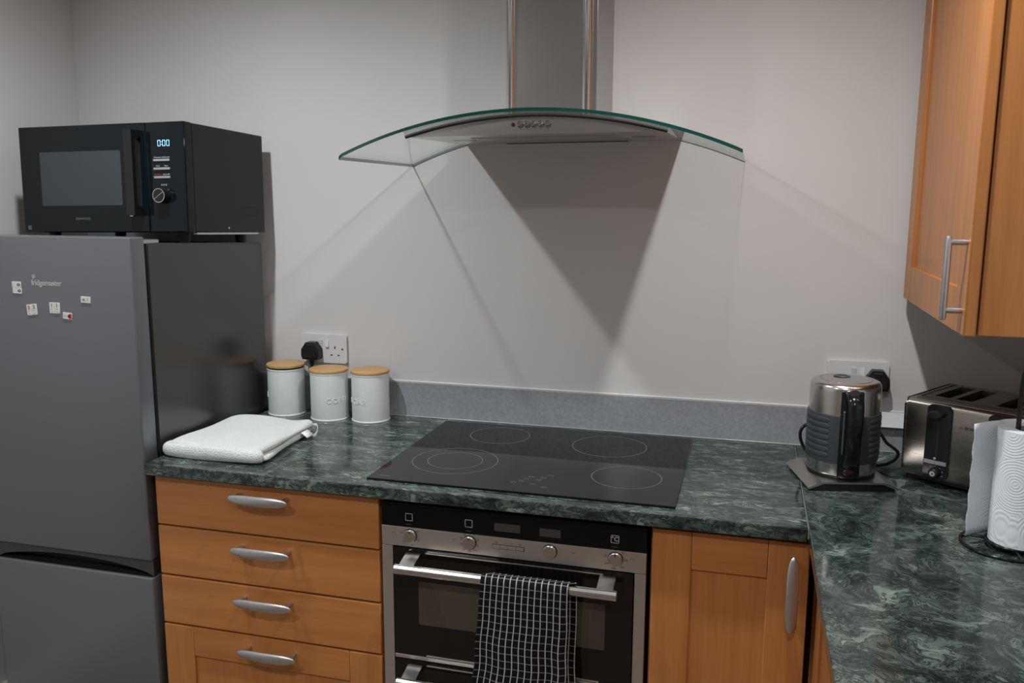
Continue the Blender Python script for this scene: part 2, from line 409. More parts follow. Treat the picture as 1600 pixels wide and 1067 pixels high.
for z0, z1, hz in ((.7525, .873, .849), (.6245, .7485, .7205), (.4965, .6205, .5915)):
    d = part('drawer', B(-.592, -.006, -.592, -.571, z0, z1, bev=.0028), 'wood_h', du)
    part('handle', xf(bow_handle(.154, 'x'), Matrix.Translation((-.2965, -.592, hz))), 'satin', d)
d = shaker(du, 'drawer', -.592, -.006, .14, .4925, -.592, sw=.082, rail=.076)
part('handle', xf(bow_handle(.154, 'x'), Matrix.Translation((-.292, -.592, .463))), 'satin', d)

bc = thing('base_cabinet', (.75, -.3, 0), 'beech framed base cabinet with upright satin handle, right of the oven', 'cabinet')
bm = bmesh.new()
for a, b in ((.602, .620), (.927, .945)): box(bm, a, b, -.570, -.02, .10, .8815)
box(bm, .620, .927, -.57, -.02, .10, .118); box(bm, .620, .927, -.03, -.02, .118, .88); box(bm, .620, .927, -.57, -.50, .864, .8815)
part('carcass', bm, 'wood_v', bc)
part('plinth', B(.602, .97, -.535, -.515, 0, .10), 'wood_h', bc)
d = shaker(bc, 'door', .606, .914, .14, .870, -.592, sw=.079, rail=.08)
part('handle', xf(bow_handle(.160, 'z'), Matrix.Translation((.8825, -.592, .772))), 'satin', d)
TURN = Matrix.Rotation(-PI / 2, 4, 'Z')      # faces -y -> faces -x ; x -> -y
def side_cabinet(y1, y0, label):
    t = thing('base_cabinet', (1.2, (y0 + y1) / 2, 0), label, 'cabinet', 'cabinets under the side worktop')
    o = t.location
    bm = bmesh.new()
    for a, b in ((y0 + .001, y0 + .019), (y1 - .019, y1 - .001)): box(bm, .952, 1.505, a, b, .10, .8815)
    box(bm, .952, 1.505, y0 + .019, y1 - .019, .10, .118); box(bm, 1.495, 1.505, y0 + .019, y1 - .019, .118, .88)
    part('carcass', bm, 'wood_v', t); part('plinth', B(.985, 1.005, y0, y1, 0, .10), 'wood_h', t)
    f = .930
    a, b = y0 + .002, y1 - .002
    p = part('door', B(f + .007, f + .018, a + .072, b - .072, .14 + .074, .87 - .074), 'wood_v', t)
    for u, v in ((a, a + .078), (b - .078, b)): part('stile', B(f, f + .02, u, v, .14, .87, bev=.0022), 'wood_v', p)
    for u, v in ((.14, .22), (.79, .87)): part('rail', B(f + .0006, f + .02, a + .0786, b - .0786, u, v, bev=.0012), 'wood_v', p)
    part('handle', xf(bow_handle(.160, 'z'), Matrix.Translation((f, y0 + .04, .772)) @ TURN), 'satin', p)
side_cabinet(-.612, -1.21, 'beech framed cabinet under the side worktop, nearest the corner')
side_cabinet(-1.212, -1.81, 'beech framed cabinet under the side worktop, farther from the corner')

wc = thing('wall_cabinet', (1.32, -.34, 1.304), 'beech framed wall cabinet with bar handle hanging above the toaster', 'cabinet')
X0 = 1.135
bm = bmesh.new()
box(bm, X0 + .0245, 1.509, -.657, -.639, 1.306, 2.20, bev=.001); box(bm, X0 + .0245, 1.509, -.040, -.022, 1.306, 2.20)
box(bm, X0 + .0245, 1.509, -.639, -.040, 1.322, 1.340); box(bm, X0 + .0245, 1.509, -.639, -.040, 2.182, 2.20); box(bm, 1.500, 1.509, -.639, -.04, 1.34, 2.182)
part('carcass', bm, 'wood_v', wc)
p = part('door', B(X0 + .008, X0 + .018, -.59, -.105, 1.38, 2.125), 'wood_v', wc)
part('stile', B(X0, X0 + .021, -.663, -.587, 1.304, 2.20, bev=.003), 'wood_v', p); part('stile', B(X0, X0 + .021, -.110, -.032, 1.304, 2.20, bev=.003), 'wood_v', p)
for u, v in ((1.304, 1.384), (2.12, 2.20)): part('rail', B(X0 + .0006, X0 + .021, -.5864, -.1106, u, v, bev=.0012), 'wood_v', p)
bm = bmesh.new()
tube(bm, [(X0 - .031, -.643, 1.330), (X0 - .031, -.643, 1.336), (X0 - .031, -.643, 1.40), (X0 - .031, -.643, 1.470), (X0 - .031, -.643, 1.477)], lambda s: .0045 if s in (0, 1) else .0062, 14)
for z in (1.3475, 1.4665): tube(bm, [(X0 + .001, -.643, z), (X0 - .006, -.643, z), (X0 - .033, -.643, z)], lambda s: .0055 if s > .4 else .0042, 12)
part('handle', bm, 'satin', p)

# ------------------------------------------------------------------ double oven
ov = thing('double_oven', (.30, -.3, .12), 'built-under double oven in stainless steel and black glass with a towel on its rail', 'oven')
part('housing', B(.006, .592, -.572, -.03, .125, .868), 'black', ov)
cg = part('control_glass', B(.0005, .5945, -.5905, -.5725, .8135, .867, bev=.001), 'black_glass', ov)
for x, s in ((.0665, ''), (.2065, ''), (.528, '\u00b0C')):
    bm = bmesh.new(); r = .0086
    for a in (((x - r, x + r), (.837 + r - .0011, .837 + r)), ((x - r, x + r), (.837 - r, .837 - r + .0011)), ((x - r, x - r + .0011), (.837 - r, .837 + r)), ((x + r - .0011, x + r), (.837 - r, .837 + r))):
        box(bm, *a[0], -.5909, -.5904, *a[1])
    part('icon_frame', bm, 'print_grey', cg)
    part('icon_caption', B(x - .007, x + .007, -.5908, -.5904, .8195, .8206), 'print_dim', cg)
    if s: part('icon_print', wtext(s, .0135, x, -.5906, .837), 'print_white', cg)
for a, b, c, d in ((.265, .323, .827, .845), (.366, .412, .826, .844)): part('display_window', B(a, b, -.5909, -.5904, c, d), 'recess', cg)
fa = part('fascia', B(.0005, .5945, -.5905, -.5725, .767, .8128, bev=.001), 'steel', ov)
def knob(x, z, r, mark):
    bm = lathe(bmesh.new(), [(0, .0072), (r * .92, .0072), (r * .98, .0066), (r, .005), (r, -.001)], seg=40)
    k = part('knob', xf(bm, Matrix.Translation((x, -.5905, z)) @ STAND), 'steel_round', ov)
    bm = lathe(bmesh.new(), [(r * .99, 0), (r * 1.09, 0), (r * 1.09, .0006), (r * .99, .0006), (r * .99, 0)], seg=40)
    part('knob_ring', xf(bm, Matrix.Translation((x, -.5905, z)) @ STAND), 'black', k)
    if mark: part('pointer_dot', cyl(bmesh.new(), (x, -.5976, z + r * .62), (0, -1, 0), .0017, .0006, 12), 'print_black', k)
for x, mk in ((.069, 1), (.208, 1), (.389, 0), (.530, 1)): knob(x, .7935, .0150, mk)
def marks(x, n, r, a0, a1, txt=None):
    for i in range(n):
        a = math.radians(a0 + (a1 - a0) * i / (n - 1)); u, v = x + r * math.cos(a), .7935 + r * math.sin(a)
        if txt and txt[i]: part('dial_mark', wtext(txt[i], .006, u, -.5907, v), 'print_black', fa)
        else:
            bm = bmesh.new(); q = .0022
            for c in (((u - q, u + q), (v + q - .0006, v + q)), ((u - q, u + q), (v - q, v - q + .0006)), ((u - q, u - q + .0006), (v - q, v + q)), ((u + q - .0006, u + q), (v - q, v + q))):
                box(bm, *c[0], -.5908, -.5904, *c[1])
            part('dial_mark', bm, 'print_black', fa)
marks(.069, 5, .0205, 35, -215 + 20); marks(.208, 9, .0205, 60, -240)
marks(.530, 6, .0215, 45, -195, ['50', '100', '150', '200', '250', ''])
for x in (.030, .250, .440, .565): 
    s = -1 if x in (.250, .440) else 1
    if x == .250: x = .172
    part('door_arrow', tube(bmesh.new(), [(x - .004, -.5906, .797 - s * .0018), (x, -.5906, .797 + s * .0018), (x + .004, -.5906, .797 - s * .0018)], .0004, 6), 'print_black', fa)
part('button_recess', B(.2600, .3328, -.5912, -.5903, .7865, .7965), 'black', fa)
for i in range(4): part('button', B(.261 + i * .0177, .2782 + i * .0177, -.5925, -.5905, .7875, .7955, bev=.0006), 'steel', fa)
for i, s in enumerate(('\u25cb', '-', '+', '\u2261')): part('button_mark', wtext(s, .007, .2695 + i * .0177, -.5907, .8005), 'print_black', fa)
for a, b in ((.0005, .0262), (.5708, .5945)): part('side_pillar', B(a, b, -.5905, -.5725, .13, .7662, bev=.001), 'steel', ov)
def oven_door(z0, z1, bz, vis):
    bm = prism(bmesh.new(), rrect(.0285, .5685, z0, z1, .006), 'y', -.5925, -.573)
    d = part('door', bm, 'oven_glass', ov)
    part('window', prism(bmesh.new(), rrect(.088, .511, max(z0 + .04, z1 - .18), z1 - .077, .004), 'y', -.5929, -.5924), 'oven_window', d)
    part('door_trim', B(.105, .505, -.5945, -.5925, z1 - .0095, z1 - .0065, bev=.0006), 'steel', d)
    if vis: part('lower_lip', B(.105, .50, -.5945, -.5925, z0 + .0015, z0 + .005, bev=.0006), 'steel', d)
    part('handle', cyl(bmesh.new(), (.050, -.637, bz), (1, 0, 0), .0112, .4915, 28, bev=.001), 'steel_round', d)
    for a, b in ((.060, .094), (.4985, .5325)):
        part('handle_bracket', prism(bmesh.new(), [(-.5925, bz + .022), (-.5925, bz + .006), (-.634, bz - .005), (-.638, bz + .0105)], 'x', a, b), 'steel_v', d)
oven_door(.508, .7655, .7335, True)
part('door_divider', B(.0275, .5695, -.591, -.573, .4955, .5065, bev=.002), 'steel', ov)
oven_door(.13, .4945, .4625, False)

# ------------------------------------------------------------------ check tea towel over the oven rail
def tea_towel():
    bm = bmesh.new(); uvl = bm.loops.layers.uv.new('cloth')
    cy, cz, R_ = -.637, .7335, .0155
    nu, prof = 40, []
    zb, zf = .47, .395
    for k in range(15): prof.append((cy + R_ * .95, zb + (cz - zb) * k / 14))
    for k in range(1, 12): a = PI * k / 12; prof.append((cy + R_ * math.cos(a), cz + R_ * math.sin(a)))
    for k in range(37): prof.append((cy - R_, cz - (cz - zf) * k / 36))
    L = [0]
    for a, b in zip(prof, prof[1:]): L.append(L[-1] + math.hypot(b[0] - a[0], b[1] - a[1]))
    V = []
    for (y, z), l in zip(prof, L):
        row = []
        for i in range(nu + 1):
            u = i / nu; front = y < cy
            dr = max(0, cz - z) / .25
            xx = .2525 + .190 * u
            yy = y
            if front:
                xx += -.020 * dr * (1 - u) ** 1.2 - .004 * dr * u
                yy += dr * (.005 * math.sin(u * 9 + .8) + .003 * math.sin(u * 17)) - .006 * dr
                if u > .93: yy += (u - .93) * .16 * min(1, dr * 2)
                xx += .002 * math.sin(z * 60) * dr
            else:
                xx += .014 + .003 * math.sin(z * 30) * dr; yy = min(yy, -.603 - .0) - .002 * dr * math.sin(u * 8)
            row.append(bm.verts.new((xx, yy, z)))
        V.append(row)
    for j in range(len(V) - 1):
        for i in range(nu):
            f = bm.faces.new((V[j][i], V[j][i + 1], V[j + 1][i + 1], V[j + 1][i]))
            for lp, (a, b) in zip(f.loops, ((i, j), (i + 1, j), (i + 1, j + 1), (i, j + 1))): lp[uvl].uv = (a / nu * .205 + .004, L[b])
    o = part('tea_towel', bm, 'check', smooth=180)
    s = o.modifiers.new('thickness', 'SOLIDIFY'); s.thickness = .003; s.offset = 0
    return tag(o, 'navy tea towel with thin white check hanging over the oven door rail', 'tea towel')
tea_towel()

# ------------------------------------------------------------------ hob
hb = thing('ceramic_hob', (.304, -.31, .91), 'flat black glass ceramic hob with four ringed cooking zones set on the worktop', 'hob')
hg = part('glass_plate', B(-.041, .649, -.576, -.0446, .9101, .915, bev=.0012), 'hob_glass', hb)
for x, y, rs in ((.110, -.400, (.103, .066)), (.151, -.154, (.079,)), (.448, -.176, (.094,)), (.525, -.413, (.079,))):
    for r in rs: part('zone_ring', ring(bmesh.new(), (x, y, .915), r, .0008), 'print_mid', hg)
for x, y in ((.287, -.517), (.302, -.505), (.309, -.489), (.317, -.470), (.3385, -.488), (.345, -.470), (.358, -.450), (.331, -.518), (.360, -.532)):
    bm = bmesh.new(); ring(bm, (0, 0, 0), .0058, .0005, seg=20); xf(bm, Matrix.Translation((x, y, .915)) @ Matrix.Diagonal((1, .7, 1, 1)))
    box(bm, x - .0025, x + .0025, y - .0004, y + .0004, .915, .9153)
    part('touch_mark', bm, 'print_mid', hg)
part('maker_mark', B(-.018, .006, -.5545, -.5505, .915, .9152), 'print_dim', hg)

# ------------------------------------------------------------------ cooker hood
HX = .2997
ho = thing('cooker_hood', (HX, 0, 1.632), 'stainless steel cooker hood with curved glass canopy and square chimney above the hob', 'cooker hood')
TILT = Matrix.Translation((HX, 0, 1.632)) @ Matrix.Rotation(-.0075, 4, 'Y') @ Matrix.Translation((-HX, 0, -1.632))
RG, ZA = 1.125, 1.7285
def gz(dx, d=0): return ZA - RG + math.sqrt((RG - d) ** 2 - dx * dx)
def canopy():
    bm = bmesh.new(); nx, ny, H, T = 72, 8, .4485, .007
    def fy(dx): return -.466 - .010 * (1 - (dx / H) ** 2)
    top, bot = [], []
    for i in range(nx + 1):
        dx = -H + 2 * H * i / nx
        top.append([]); bot.append([])
        for j in range(ny + 1):
            y = fy(dx) + (-.0015 - fy(dx)) * j / ny
            e = 0
            if j == 0: 
                k = max(0, abs(dx) - (H - .012)) / .012; y += .012 * (1 - math.sqrt(max(0, 1 - k * k)))
            top[-1].append(bm.verts.new((HX + dx, y, gz(dx)))); bot[-1].append(bm.verts.new((HX + dx, y, gz(dx, T))))
    fe = []
    for i in range(nx):
        for j in range(ny):
            bm.faces.new((top[i][j], top[i + 1][j], top[i + 1][j + 1], top[i][j + 1])); bm.faces.new((bot[i][j], bot[i][j + 1], bot[i + 1][j + 1], bot[i + 1][j]))
        fe.append(bm.faces.new((top[i][0], bot[i][0], bot[i + 1][0], top[i + 1][0]))); fe.append(bm.faces.new((top[i][ny], top[i + 1][ny], bot[i + 1][ny], bot[i][ny])))
    for j in range(ny):
        fe.append(bm.faces.new((top[0][j], top[0][j + 1], bot[0][j + 1], bot[0][j]))); fe.append(bm.faces.new((top[nx][j], bot[nx][j], bot[nx][j + 1], top[nx][j + 1])))
    for f in fe: f.material_index = 1
    return xf(bm, TILT)
part('glass_canopy', canopy(), None, ho, mats=['glass', 'glass_edge'], smooth=30)
# body: circular segment under the glass, front slightly bowed
def lens(y0, y1, zc, zb, d, half, bow=.012, n=40):
    bm = bmesh.new(); cols = []
    for i in range(n + 1):
        dx = -half + 2 * half * i / n; k = 1 - (dx / half) ** 2
        zt = max(gz(dx, d), zc + .001) ; yf = y0 - bow * k
        cols.append([bm.verts.new((HX + dx, yf, zt)), bm.verts.new((HX + dx, y1, max(zt, zb + .001))), bm.verts.new((HX + dx, y1, zb)), bm.verts.new((HX + dx, yf, zc))])
    for a, b in zip(cols, cols[1:]):
        for k in range(4): bm.faces.new((a[k], a[(k + 1) % 4], b[(k + 1) % 4], b[k]))
    bm.faces.new(cols[0]); bm.faces.new(list(reversed(cols[-1])))
    return xf(bm, TILT)
hbody = part('body', lens(-.424, -.001, 1.6765, 1.6855, .0135, .2900), 'hood_steel', ho, smooth=30)
bm = bmesh.new(); pts = []
for i in range(61):
    dx = -.2945 + .589 * i / 60; pts.append((HX + dx, -.4255 - .012 * (1 - (dx / .2985) ** 2), gz(dx, .0115)))
tube(bm, pts, .0032, 20, ry=.0042, side=(0, 1, 0)); part('gasket_strip', xf(bm, TILT), 'gasket', ho)
for i in range(5):
    x = .2775 + i * .0153
    bm = lathe(bmesh.new(), [(0, .008), (.0042, .0078), (.0056, .006), (.0056, 0), (.0064, 0), (.0064, -.001)], seg=24)
    part('button', xf(bm, Matrix.Translation((x, -.4375, 1.6975)) @ STAND), 'chrome', ho)
    part('button_collar', xf(lathe(bmesh.new(), [(.0056, .0005), (.0072, .0005), (.0072, -.002), (.0056, -.002), (.0056, .0005)], seg=24), Matrix.Translation((x, -.4368, 1.6972)) @ STAND), 'gasket', ho)
    part('button_mark', B(x - .001, x + .001, -.4370, -.4355, 1.6865, 1.6875), 'print_black', ho)
part('indicator_lamp', cyl(bmesh.new(), (.2615, -.434, 1.697), (0, -1, 0), .0046, .0035, 20, bev=.0008), 'red_lamp', ho)
part('grease_filter', xf(prism(bmesh.new(), [(-.33, 1.6785), (-.33, 1.6770), (-.06, 1.6828), (-.06, 1.6845)], 'x', HX - .17, HX + .17), TILT), 'filter', ho)
part('filter_slot', xf(B(HX - .16, HX + .16, -.055, -.047, 1.6815, 1.685), TILT), 'gasket', ho)
for x in (HX - .22, HX + .22): part('hood_lamp', xf(cyl(bmesh.new(), (x, -.22, 1.6798), (0, 0, 1), .028, .003, 28), TILT), 'gauge', ho)
part('chimney', B(.189, .4085, -.234, -.0005, 1.70, 2.399, bev=.002), 'steel_v', ho)
for x0, x1 in ((.1885, .2085), (.3725, .3965)):
    bm = bmesh.new(); n = 10; xm = (x0 + x1) / 2; r = (x1 - x0) / 2
    poly = [(x0, -.232)] + [(xm - r * math.cos(PI * k / n), -.234 - .011 * math.sin(PI * k / n)) for k in range(n + 1)] + [(x1, -.232)]
    prism(bm, poly, 'z', 1.70, 2.398); part('corner_trim', bm, 'chrome', ho, smooth=50)

# ------------------------------------------------------------------ fridge freezer
FXL, FXR, FY = -1.097, -.6128, -.599
fr = thing('fridge_freezer', (-.855, -.32, 0), 'tall grey fridge freezer with silver doors beside the drawers, microwave on top', 'fridge')
bm = prism(bmesh.new(), [(-.541, .03), (-.036, .03), (-.036, 1.4088), (-.541, 1.4300)], 'x', FXL, FXR)
bmesh.ops.bevel(bm, geom=list(bm.edges), offset=.004, segments=2, affect='EDGES')
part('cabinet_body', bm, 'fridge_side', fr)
part('door_gasket', B(FXL + .008, FXR - .008, -.549, -.540, .06, 1.42), 'gasket', fr)
d1 = part('fridge_door', B(FXL, FXR, FY, -.5475, .654, 1.446, bev=.005, seg=3), 'fridge_front', fr)
d2 = part('freezer_door', B(FXL, FXR, FY, -.5475, .045, .609, bev=.005, seg=3), 'fridge_front', fr)
part('hinge_cover', B(-.70, FXR - .004, -.585, -.49, 1.4285, 1.4375, bev=.002), 'satin', fr)
bm = bmesh.new(); n = 24; poly = [(FXR - .003, .6535), (FXL + .003, .6535)]
for i in range(n + 1):
    t = i / n; poly.append((FXL + .003 + (FXR - FXL - .006) * t, .610 + .029 * math.sin(PI * t) ** .6))
prism(bm, poly, 'y', -.588, -.5475); part('handle_recess', bm, 'recess', fr)
part('grip_shade_plate', B(FXL + .006, FXR - .006, -.592, -.5475, .6075, .6096, bev=.0008), 'gasket', fr)  # flat dark plate on the door top, painted-in shade of a deep grip recess
part('grip_shade_back', B(FXL + .004, FXR - .004, -.556, -.5475, .6096, .640), 'gasket', fr)  # dark backing strip standing in for the shadow in the grip gap
part('logo', wtext('fridgemaster', .0192, -.8565, FY - .0004, 1.3335, spacing=.92, offset=.00015), 'print_grey', d1)
bm = lathe(bmesh.new(), [(.0030, 0), (.0046, 0), (.0046, .0004), (.0030, .0004), (.0030, 0)], seg=20); cyl(bm, (0, 0, 0), (0, 0, 1), .0014, .0004, 12)
part('logo_emblem', xf(bm, Matrix.Translation((-.8935, FY, 1.3485)) @ STAND), 'print_grey', d1)
def magnet(x, z, wd, ht, rot, marks_, label):
    t = thing('fridge_magnet', (x, FY, z), label, 'magnet', 'playing card magnets on the fridge door', rot=(0, -rot, 0))
    b = part('card_tile', B(-wd / 2, wd / 2, -.0022, 0, -ht / 2, ht / 2, bev=.0006), 'tile', t, local=True)
    for s, sz, px, pz, ang, m in marks_:
        part('print', xf(text(s, sz, .0002, offset=sz * .02), Matrix.Translation((px, -.0023, pz)) @ Matrix.Rotation(-ang, 4, 'Y') @ STAND), m, b, local=True)
H90 = PI / 2
Z_ = lambda m: [('0', .013, .0065, 0, -H90, m)]
magnet(-.9447, 1.3275, .0262, .0145, -.02, Z_('print_black'), 'ivory magnet with a sideways 0, upper of the stacked pair left of the logo')
magnet(-.9440, 1.3128, .0262, .0142, -.03, Z_('print_black'), 'ivory magnet with a sideways 0, lower of the stacked pair left of the logo')
T_ = lambda c, m: [(c, .0115, 0, .006, 0, m), ('.', .012, 0, -.0065, 0, 'print_black'), ('+', .005, -.001, -.003, 0, m)]
magnet(-.9125, 1.2665, .0145, .0265, .06, T_('2', 'print_maroon'), 'ivory magnet with a red 2, left one of the pair')
magnet(-.8975, 1.2685, .0148, .0265, .05, T_('2', 'print_maroon'), 'ivory magnet with a red 2, right one of the pair')
magnet(-.8449, 1.2740, .0143, .0262, .0, T_('1', 'print_blue'), 'ivory magnet with a blue 1, left one of the pair')
magnet(-.8300, 1.2740, .0150, .0262, -.02, T_('1', 'print_blue'), 'ivory magnet with a blue 1, right one of the pair')
magnet(-.8019, 1.2560, .0262, .0158, -.11, [('\u2665', .012, .006, 0, -H90, 'print_red'), ('A', .010, .006, 0, -H90, 'print_red'), (':', .009, -.004, 0, 0, 'print_black'), (':', .009, -.009, 0, 0, 'print_black')], 'tilted ivory magnet with a red symbol, lowest on the door')
magnet(-.7458, 1.2970, .0272, .0152, -.03, [('m', .010, -.005, 0, 0, 'print_green'), ('/', .010, .006, 0, -.2, 'print_green')], 'ivory magnet with green marks, farthest right on the door')

# ------------------------------------------------------------------ microwave
MW_W, MW_H, MW_D = .5106, .2756, .3512
mw = thing('microwave_oven', (-.5901, -.4091, 1.4507), 'black microwave oven with lit blue clock standing on top of the fridge', 'microwave', rot=(-.0341, -.0137, -.0126))
part('casing', B(-MW_W + .004, -.001, .030, MW_D, .0005, MW_H - .002, bev=.003), 'black_sheet', mw, local=True)
part('base_rail', B(-.012, -.002, .036, .318, -.005, .0005, bev=.001), 'satin', mw, local=True)
for x, y, hh in ((-.46, .05, .0195), (-.05, .05, .0258), (-.46, .30, .0215), (-.05, .30, .0278)):
    part('foot', cyl(bmesh.new(), (x, y, -hh), (0, 0, 1), .013, hh + .001, 24, r2=.016), 'black', mw, local=True)
part('casing_screw', cyl(bmesh.new(), (-.0015, .173, .0125), (1, 0, 0), .003, .0015, 12), 'chrome', mw, local=True)
for i in range(3):
    bm = bmesh.new()
    for k in range(9): box(bm, -.0012, -.0006, .24 + k * .009, .2445 + k * .009, .045 + i * .012, .048 + i * .012)
    part('vent_row', bm, 'gasket', mw, local=True)
md = part('door', B(-MW_W, -.1138, 0, .0298, .001, MW_H - .001, bev=.0028), 'mw_glass', mw, local=True)
part('window', prism(bmesh.new(), rrect(-.446, -.1925, .070, .2083, .004), 'y', -.0004, .0004), 'mw_window', md, local=True)
part('maker_lettering', xf(text('KENWOOD', .0085, .0002, spacing=1.05), Matrix.Translation((-.318, -.0004, .0358)) @ STAND), 'print_mid', md, local=True)
part('rating_mark', B(-.498, -.487, -.0003, .0002, .008, .019), 'print_dim', md, local=True)
bm = bmesh.new()
prism(bm, [(-.036, .044), (-.036, .254), (-.0005, .256), (-.0005, .240), (-.024, .228), (-.024, .070), (-.0005, .058), (-.0005, .042)], 'x', -.152, -.128)
part('handle', bm, 'black_gloss', md, local=True)
part('handle_backplate', B(-.169, -.152, -.004, .0005, .042, .256, bev=.001), 'black_gloss', md, local=True)
for z in (.2555, .0425): part('handle_cap', B(-.169, -.160, -.0046, -.001, z - .001, z + .001), 'chrome', md, local=True)
mp = part('control_panel', B(-.1128, 0, 0, .0298, .001, MW_H - .001, bev=.0028), 'mw_glass', mw, local=True)
def seg7(x, z, wd, ht, s=.0011):
    bm = bmesh.new(); sl = .0009; a, b = wd / 2, ht / 2
    for x0, x1, z0, z1 in ((-a + s * .7, a - s * .7, b - s, b), (-a + s * .7, a - s * .7, -b, -b + s), (-a, -a + s, .0006, b - s * .6), (-a, -a + s, -b + s * .6, -.0006), (a - s, a, .0006, b - s * .6), (a - s, a, -b + s * .6, -.0006)):
        box(bm, x + x0, x + x1, -.0006, -.0001, z + z0, z + z1)
    return bm
for x in (-.0745, -.0605, -.0485): part('clock_digit', seg7(x, .2225, .0084, .0150), 'led', mp, local=True)
bm = bmesh.new()
for z in (.2195, .2255): box(bm, -.0676, -.0662, -.0006, -.0001, z - .0008, z + .0008)
part('clock_colon', bm, 'led', mp, local=True)
for z, a, b, ca in ((.1808, 'Microwave', 'Grill/Combi', 'print_grey'), (.1597, 'Clock', 'Timer', 'print_grey'), (.1385, 'Stop/Clear', 'Start/+30s', 'print_red')):
    part('button_bar', B(-.0932, -.0455, -.0022, .0005, z - .0028, z + .0028, bev=.0005), 'button_silver', mp, local=True)
    part('button_caption', xf(text(a, .0048, .0001), Matrix.Translation((-.0812, -.0003, z + .0068)) @ STAND), ca, mp, local=True)
    part('button_caption', xf(text(b, .0048, .0001), Matrix.Translation((-.0570, -.0003, z + .0068)) @ STAND), 'print_grey', mp, local=True)
dl = part('dial', xf(lathe(bmesh.new(), [(0, .0225), (.0160, .0225), (.0172, .0215), (.0195, .004), (.0205, 0), (0, 0)], seg=40), Matrix.Translation((-.0660, 0, .0922)) @ STAND), 'black_gloss', mp, local=True)
part('dial_ring', xf(lathe(bmesh.new(), [(.0160, .0222), (.0160, .0231), (.0176, .0231), (.0178, .0215), (.0160, .0222)], seg=40), Matrix.Translation((-.0660, 0, .0922)) @ STAND), 'chrome', mp, local=True)
part('dial_pointer', xf(B(-.0150, .0150, -.0235, -.0224, -.0006, .0006), Matrix.Translation((-.0660, 0, .0922)) @ Matrix.Rotation(-.6, 4, 'Y')), 'satin', mp, local=True)
for i in range(3): part('dial_icon', xf(lathe(bmesh.new(), [(.0016, 0), (.0022, 0), (.0022, .0003), (.0016, .0003), (.0016, 0)], seg=8), Matrix.Translation((-.072 + i * .0065, -.0001, .1195)) @ STAND), 'print_grey', mp, local=True)

# ------------------------------------------------------------------ canisters
def canister(x, y, word, mid, label, lift=0):
    z0 = .91; r = .0535; H = .137
    t = thing('food_canister', (x, y, z0), label, 'canister', 'matching lidded canisters by the socket')
    part('body', lathe(bmesh.new(), [(0, .001), (r - .003, .001), (r, .004), (r, H - .003), (r - .001, H), (r - .004, H), (r - .004, .006), (0, .006)], (x, y, z0), 64), 'enamel', t)
    part('base_rim', lathe(bmesh.new(), [(r - .003, 0), (r + .0012, 0), (r + .0018, .0025), (r + .0006, .005), (r - .003, .005), (r - .003, 0)], (x, y, z0), 64), 'enamel_rim', t)
    part('top_rim', lathe(bmesh.new(), [(r - .003, H - .004), (r + .0008, H - .004), (r + .0012, H - .002), (r + .0006, H), (r - .003, H), (r - .003, H - .004)], (x, y, z0), 64), 'enamel_rim', t)
    q = H + .0005 + lift
    part('lid', lathe(bmesh.new(), [(0, q), (r + .0005, q), (r + .0022, q + .0015), (r + .0022, q + .0068), (r + .0008, q + .008), (0, q + .008)], (x, y, z0), 64), 'bamboo', t)
    if lift: part('lid_seal', lathe(bmesh.new(), [(0, H), (r - .004, H), (r - .004, q), (0, q)], (x, y, z0), 48), 'gasket', t)
    bm = text(word, .0210, .0, spacing=1.22, offset=-.0001)
    bmesh.ops.subdivide_edges(bm, edges=[e for e in bm.edges if e.calc_length() > .004], cuts=2)
    ex = bmesh.ops.extrude_face_region(bm, geom=list(bm.faces)); 
    for g in ex['geom']:
        if isinstance(g, bmesh.types.BMVert): g.co.z += .0020
    view = math.atan2(-2.3015 - y, .7746 - x)
    for v in bm.verts:
        a = view + mid + v.co.x / r; rr = r - .0006 + v.co.z
        v.co = Vector((x + rr * math.cos(a), y + rr * math.sin(a), z0 + .059 + v.co.y))
    part('lettering', bm, 'enamel_rim', t)
D2 = math.radians
canister(-.531, -.069, 'TEA', D2(-100), 'pale grey canister nearest the fridge, wooden lid slightly raised', lift=.004)
canister(-.383, -.086, 'COFFEE', D2(34), 'pale grey lidded canister embossed COFFEE, in front of the plug socket')
canister(-.260, -.0725, 'SUGAR', D2(-53), 'pale grey lidded canister with SUGAR lettering turned left, nearest the hob')

# ------------------------------------------------------------------ sockets and plugs
def socket(x0, ztop, label, free):
    t = thing('wall_socket', (x0 + .073, 0, ztop - .086), label, 'socket', 'white double wall sockets')
    bm = prism(bmesh.new(), rrect(x0, x0 + .146, ztop - .086, ztop, .004), 'y', -.0095, -.0002)
    fs = [e for e in bm.edges if all(abs(v.co.y + .0095) < 1e-6 for v in e.verts)]
    bmesh.ops.bevel(bm, geom=fs, offset=.003, segments=3, affect='EDGES'); p = part('plate', bm, 'white_plastic', t)
    for dx, up_ in ((.0625, 0), (.0835, 1)):
        bm = prism(bmesh.new(), [(-.0094, -.0105), (-.0094, .0105), (-.0135 if up_ == 0 else -.0105, .0105), (-.0105 if up_ == 0 else -.0140, -.0105)], 'x', x0 + dx - .0055, x0 + dx + .0055)
        xf(bm, Matrix.Translation((0, 0, ztop - .027))); part('rocker', bm, 'white_plastic', p)
    for cx in free:
        cx += x0; cz = ztop - .052
        for a, b, c, d in ((-.002, .002, .009, .017), (-.0145, -.0085, -.0115, -.0075), (.0085, .0145, -.0115, -.0075)):
            part('pin_hole', B(cx + a, cx + b, -.00965, -.009, cz + c, cz + d), 'black', p)
    if free: part('socket_screw', cyl(bmesh.new(), (x0 + .132, -.009, ztop - .043), (0, -1, 0), .0032, .0009, 14), 'print_dim', p)
socket(-.5085, 1.140, 'white double wall socket with a black plug, above the canisters', (.108,))
socket(.974, 1.138, 'white double wall socket on the wall behind the kettle', ())
